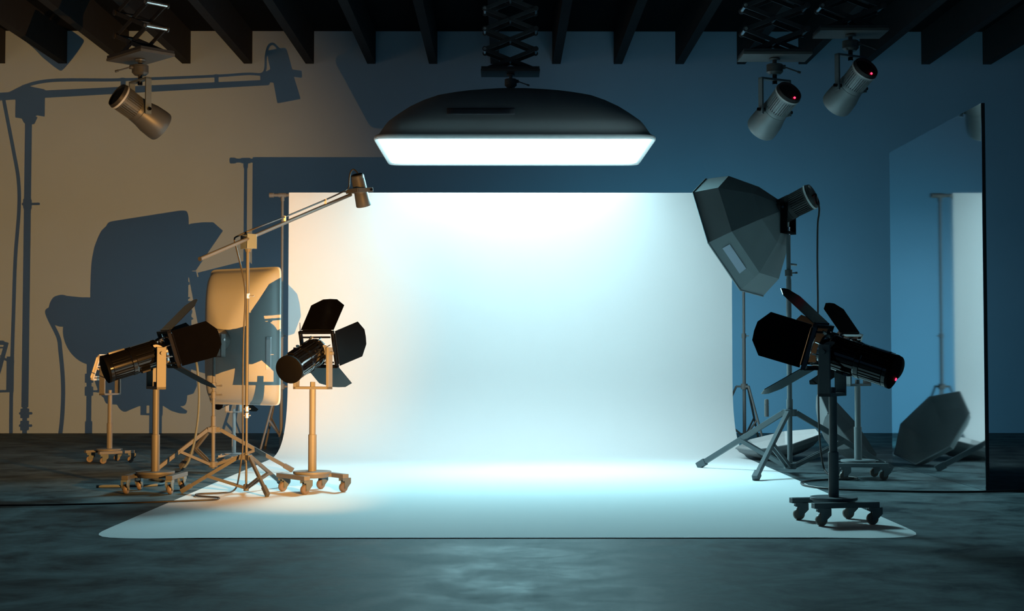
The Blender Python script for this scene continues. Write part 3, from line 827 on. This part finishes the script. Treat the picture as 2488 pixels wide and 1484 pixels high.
# ------------------------------------------------------------------ boom stand
sB = 326.0; YB = FPX / sB
cB = (at(602, 620, YB).x, YB)
clampP = at(603, 588, YB)
T = Thing('boom_lamp', 'small can lamp on the end of a long slanting boom arm carried by a tripod', 'studio lamp', (cB[0], cB[1], 0))
feetB = [fl(441, 1199), fl(650, 1208), fl(690, 1184)]
tripod(T, cB, 0.268, feetB, clampP.z - 0.05, 'boom_paint', r_low=0.0085, r_up=0.0085, zspl=0.30, leg_w=0.026, zspi=0.02, knee=0.55)
b = MB(); b.rod((cB[0], cB[1], at(602, 985, YB).z), (cB[0], cB[1], clampP.z - 0.05), 0.0125, n=24); T.part('outer_pole', b, 'boom_paint')
for py in (719, 993, 1009):
    p = at(601, py, YB)
    b = MB(); b.rod((cB[0], cB[1], p.z - 0.019), (cB[0], cB[1], p.z + 0.019), 0.0165, n=8); k = T.part('clamp_collar', b, 'metal_bright', bevel=0.002)
    b = MB(); b.rod((cB[0] - 0.02, cB[1], p.z), (cB[0] + (0.05 if py == 719 else 0.03), cB[1] - 0.005, p.z), 0.005, n=8); T.part('t_handle', b, 'metal_bright', k)
YBH = 12.02 * 0.9873
bt = at(486, 629, YB - (YBH - YB) * 0.445)
be = at(852, 473, YBH)
b = MB(); b.rod(bt, be, 0.0145, n=24); arm = T.part('boom_arm', b, 'boom_paint')
b = MB(); b.rod(bt - (be - bt).normalized() * 0.004, bt + (be - bt).normalized() * 0.004, 0.0155, n=24); T.part('end_cap', b, 'rubber', arm)
Mb = Matrix.Translation(clampP) @ Matrix.Rotation(R(45), 4, 'Z')
b = MB(Mb); b.box((-0.012, 0, 0), (0.055, 0.088, 0.105)); cl_ = T.part('clamp_block', b, 'stand_dark', bevel=0.003)
b = MB(Mb); b.box((0.0, -0.049, 0.004), (0.085, 0.006, 0.11)); T.part('clamp_plate', b, 'clamp_pale', cl_, label='pale grey side plate', bevel=0.002)
b = MB(Mb); b.rod((0, 0, -0.05), (0, 0, -0.075), 0.03, 0.02, n=16).rod((0, 0, 0.05), (0, 0, 0.062), 0.028, n=16); T.part('clamp_base', b, 'boom_paint', cl_)
# head
hd = at(876, 463, YBH)
ax = (at(882, 500, YBH) - at(869, 420, YBH)).normalized()
Mh = frame(hd, 62, -68) @ Matrix.Translation((-0.135, 0, 0))
b = MB(Mh)
b.lathe([(0.008, 0.045), (0.0, 0.05), (0.004, 0.054), (0.03, 0.0545)], n=48)
b.gear(0.03, 0.125, 0.0525, 0.0555, 40, rb=1.04)
b.lathe([(0.125, 0.056), (0.15, 0.0575), (0.152, 0.056), (0.155, 0.0575), (0.262, 0.064), (0.268, 0.062), (0.266, 0.056), (0.2, 0.05)], n=48)
lb = T.part('lamp_body', b, 'boom_paint', smooth=32)
b = MB(Mh); b.lathe([(-0.002, 0.0), (-0.002, 0.042), (-0.006, 0.046), (-0.002, 0.05), (0.012, 0.05)], n=48); T.part('rear_cap', b, 'spot_dark', lb)
Mq = Matrix.Translation(hd) @ Matrix.Rotation(R(42), 4, 'Z') @ Matrix.Rotation(-R(6), 4, 'Y')
b = MB(Mq)
b.box((-0.085, 0, 0), (0.016, 0.166, 0.036))
for s_ in (-1, 1): b.box((-0.01, s_ * 0.076, 0), (0.16, 0.014, 0.036))
yk_ = T.part('yoke', b, 'boom_paint', bevel=0.002)
for s_ in (-1, 1):
    b = MB(Mq); b.rod((0.045, s_ * 0.07, 0), (0.045, s_ * 0.096, 0), 0.010, n=8); T.part('tilt_knob', b, 'black_gloss', yk_)
# cable clips on the boom
up = V(0, 0, 1)
for px, py in ((677, 537), (782, 491)):
    t_ = (px - 486) / (852 - 486)
    p = bt.lerp(be, t_)
    b = MB(); b.bar(p + V(0, -0.005, 0.012), p + V(0.0, -0.005, 0.052), 0.016, 0.016, up=(1, 0, 0)); T.part('cable_clip', b, 'clip_tan', arm)

# ------------------------------------------------------------------ cables
def cable(label, pts, r, mt='cable', name='power_cable'):
    b = MB(); b.tube(pts, r)
    o = b.build(name, mt, smooth=60)
    tag(o, label, 'cable')
    return o
gz = 0.012
def along(t, h=0.045): return bt.lerp(be, t) + V(0, -0.005, h)
cb = [hd + V(-0.01, -0.02, 0.13), at(861, 412, YBH), at(853, 416, YBH), at(849, 432, YBH), at(848, 452, YBH), at(842, 461, YBH - 0.02), along(0.92, 0.05), along(0.8), along(0.52), along(0.33, 0.052), at(577, 574, YB), at(570, 580, YB), at(571, 590, YB),
      at(576, 610, YB - 0.01), at(586, 650, YB - 0.03), at(594, 690, YB - 0.04), at(596, 730, YB - 0.05), at(593, 790, YB - 0.06), at(591, 860, YB - 0.06), at(590, 960, YB - 0.07), at(590, 1080, YB - 0.08), at(586, 1120, YB - 0.1),
      at(580, 1160, YB - 0.12), fl(574, 1184, 0.04), fl(562, 1194, gz), fl(540, 1197, gz), fl(490, 1199, gz), fl(476, 1201, gz), fl(480, 1204.5, gz), fl(510, 1206.5, gz), fl(528, 1208, gz), fl(532, 1210.5, gz), fl(515, 1214, gz), fl(430, 1217.5, gz), fl(250, 1223.5, gz), fl(100, 1226.5, gz), fl(-40, 1228, gz)]
cable('thin cable running along the boom arm, down its stand and left over the floor', cb, 0.0065, 'cable')
YG = gc[1]
cg = [REAR_G, REAR_G + V(-0.05, -0.02, -0.01), at(474, 868, YG - 0.1), at(479, 890, YG - 0.12), at(483, 930, YG - 0.12), at(484, 970, YG - 0.12), at(481, 1020, YG - 0.12), at(472, 1075, YG - 0.13), at(459, 1118, YG - 0.15), at(447, 1136, YG - 0.2),
      fl(434, 1150, gz), fl(400, 1157, gz), fl(372, 1160, gz), fl(374, 1164, gz), fl(398, 1167, gz), fl(403, 1171, gz), fl(390, 1176.5, gz), fl(345, 1179, gz), fl(234, 1181, gz)]
cable('thick cable hanging from the yellow lit softbox and coiling behind the left rolling stand', cg, 0.0115, 'stand_dark')
YQ = gcH[1]
ch = [REAR_H, REAR_H + V(0.03, -0.03, 0.012), at(1984, 491, YQ - 0.15), at(1990, 502, YQ - 0.16), at(1990, 520, YQ - 0.16), at(1987, 545, YQ - 0.16), at(1986, 620, YQ - 0.16), at(1987, 720, YQ - 0.16), at(1988, 900, YQ - 0.16), at(1989, 1000, YQ - 0.17), at(1992, 1070, YQ - 0.18), at(1998, 1120, YQ - 0.2),
      at(2006, 1145, YQ - 0.22), fl(2024, 1156, gz), fl(2060, 1158, gz), fl(2082, 1160.5, gz), fl(2070, 1163, gz), fl(2000, 1165.5, gz), fl(1955, 1169, gz), fl(1947, 1174, gz), fl(1960, 1179.5, gz), fl(2010, 1186, gz), fl(2100, 1191, gz), fl(2250, 1194.5, gz), fl(2400, 1194, gz), fl(2520, 1190, gz)]
cable('dark cable dropping from the seven-sided softbox lamp and running right past the mirror', ch, 0.0085, 'cable')

# ------------------------------------------------------------------ mirror
yn = fl(2396, 1192).y; xm = fl(2396, 1192).x
yfm = FPX / 257.9
zm = at(2385, 250, yn).z
T = Thing('standing_mirror', 'tall frameless mirror standing on edge at the right, reflecting the backdrop', 'mirror', (xm, (yn + yfm) / 2, 0))
b = MB(); b.box((xm + 0.0135, (yn + yfm) / 2, zm / 2), (0.025, yfm - yn, zm)); bk = T.part('backing_board', b, 'mirror_edge')
b = MB(); b.box((xm - 0.001, (yn + yfm) / 2, zm / 2), (0.004, yfm - yn - 0.004, zm - 0.004)); T.part('mirror_glass', b, 'mirror', bk, smooth=0)

# small grip hanging behind the right tripod
gpnt = at(1862.5, 991, FPX / 262.0)
b = MB(); x, y, z = gpnt
b.rod((x, y, z - 0.08), (x, y, z + 0.025), 0.0205, n=24).rod((x, y, z + 0.025), (x, y, z + 0.03), 0.018, n=24).rod((x, y, z + 0.03), (x, y, z + 0.078), 0.0205, 0.0195, n=24).rod((x, y, z + 0.078), (x, y, z + 0.082), 0.015, n=16)
b2 = b
gro = b2.build('pull_grip', 'stand_paint', smooth=35, bevel=0.002)
tag(gro, 'small grey cylindrical grip between the paper edge and the tall tripod', 'grip')
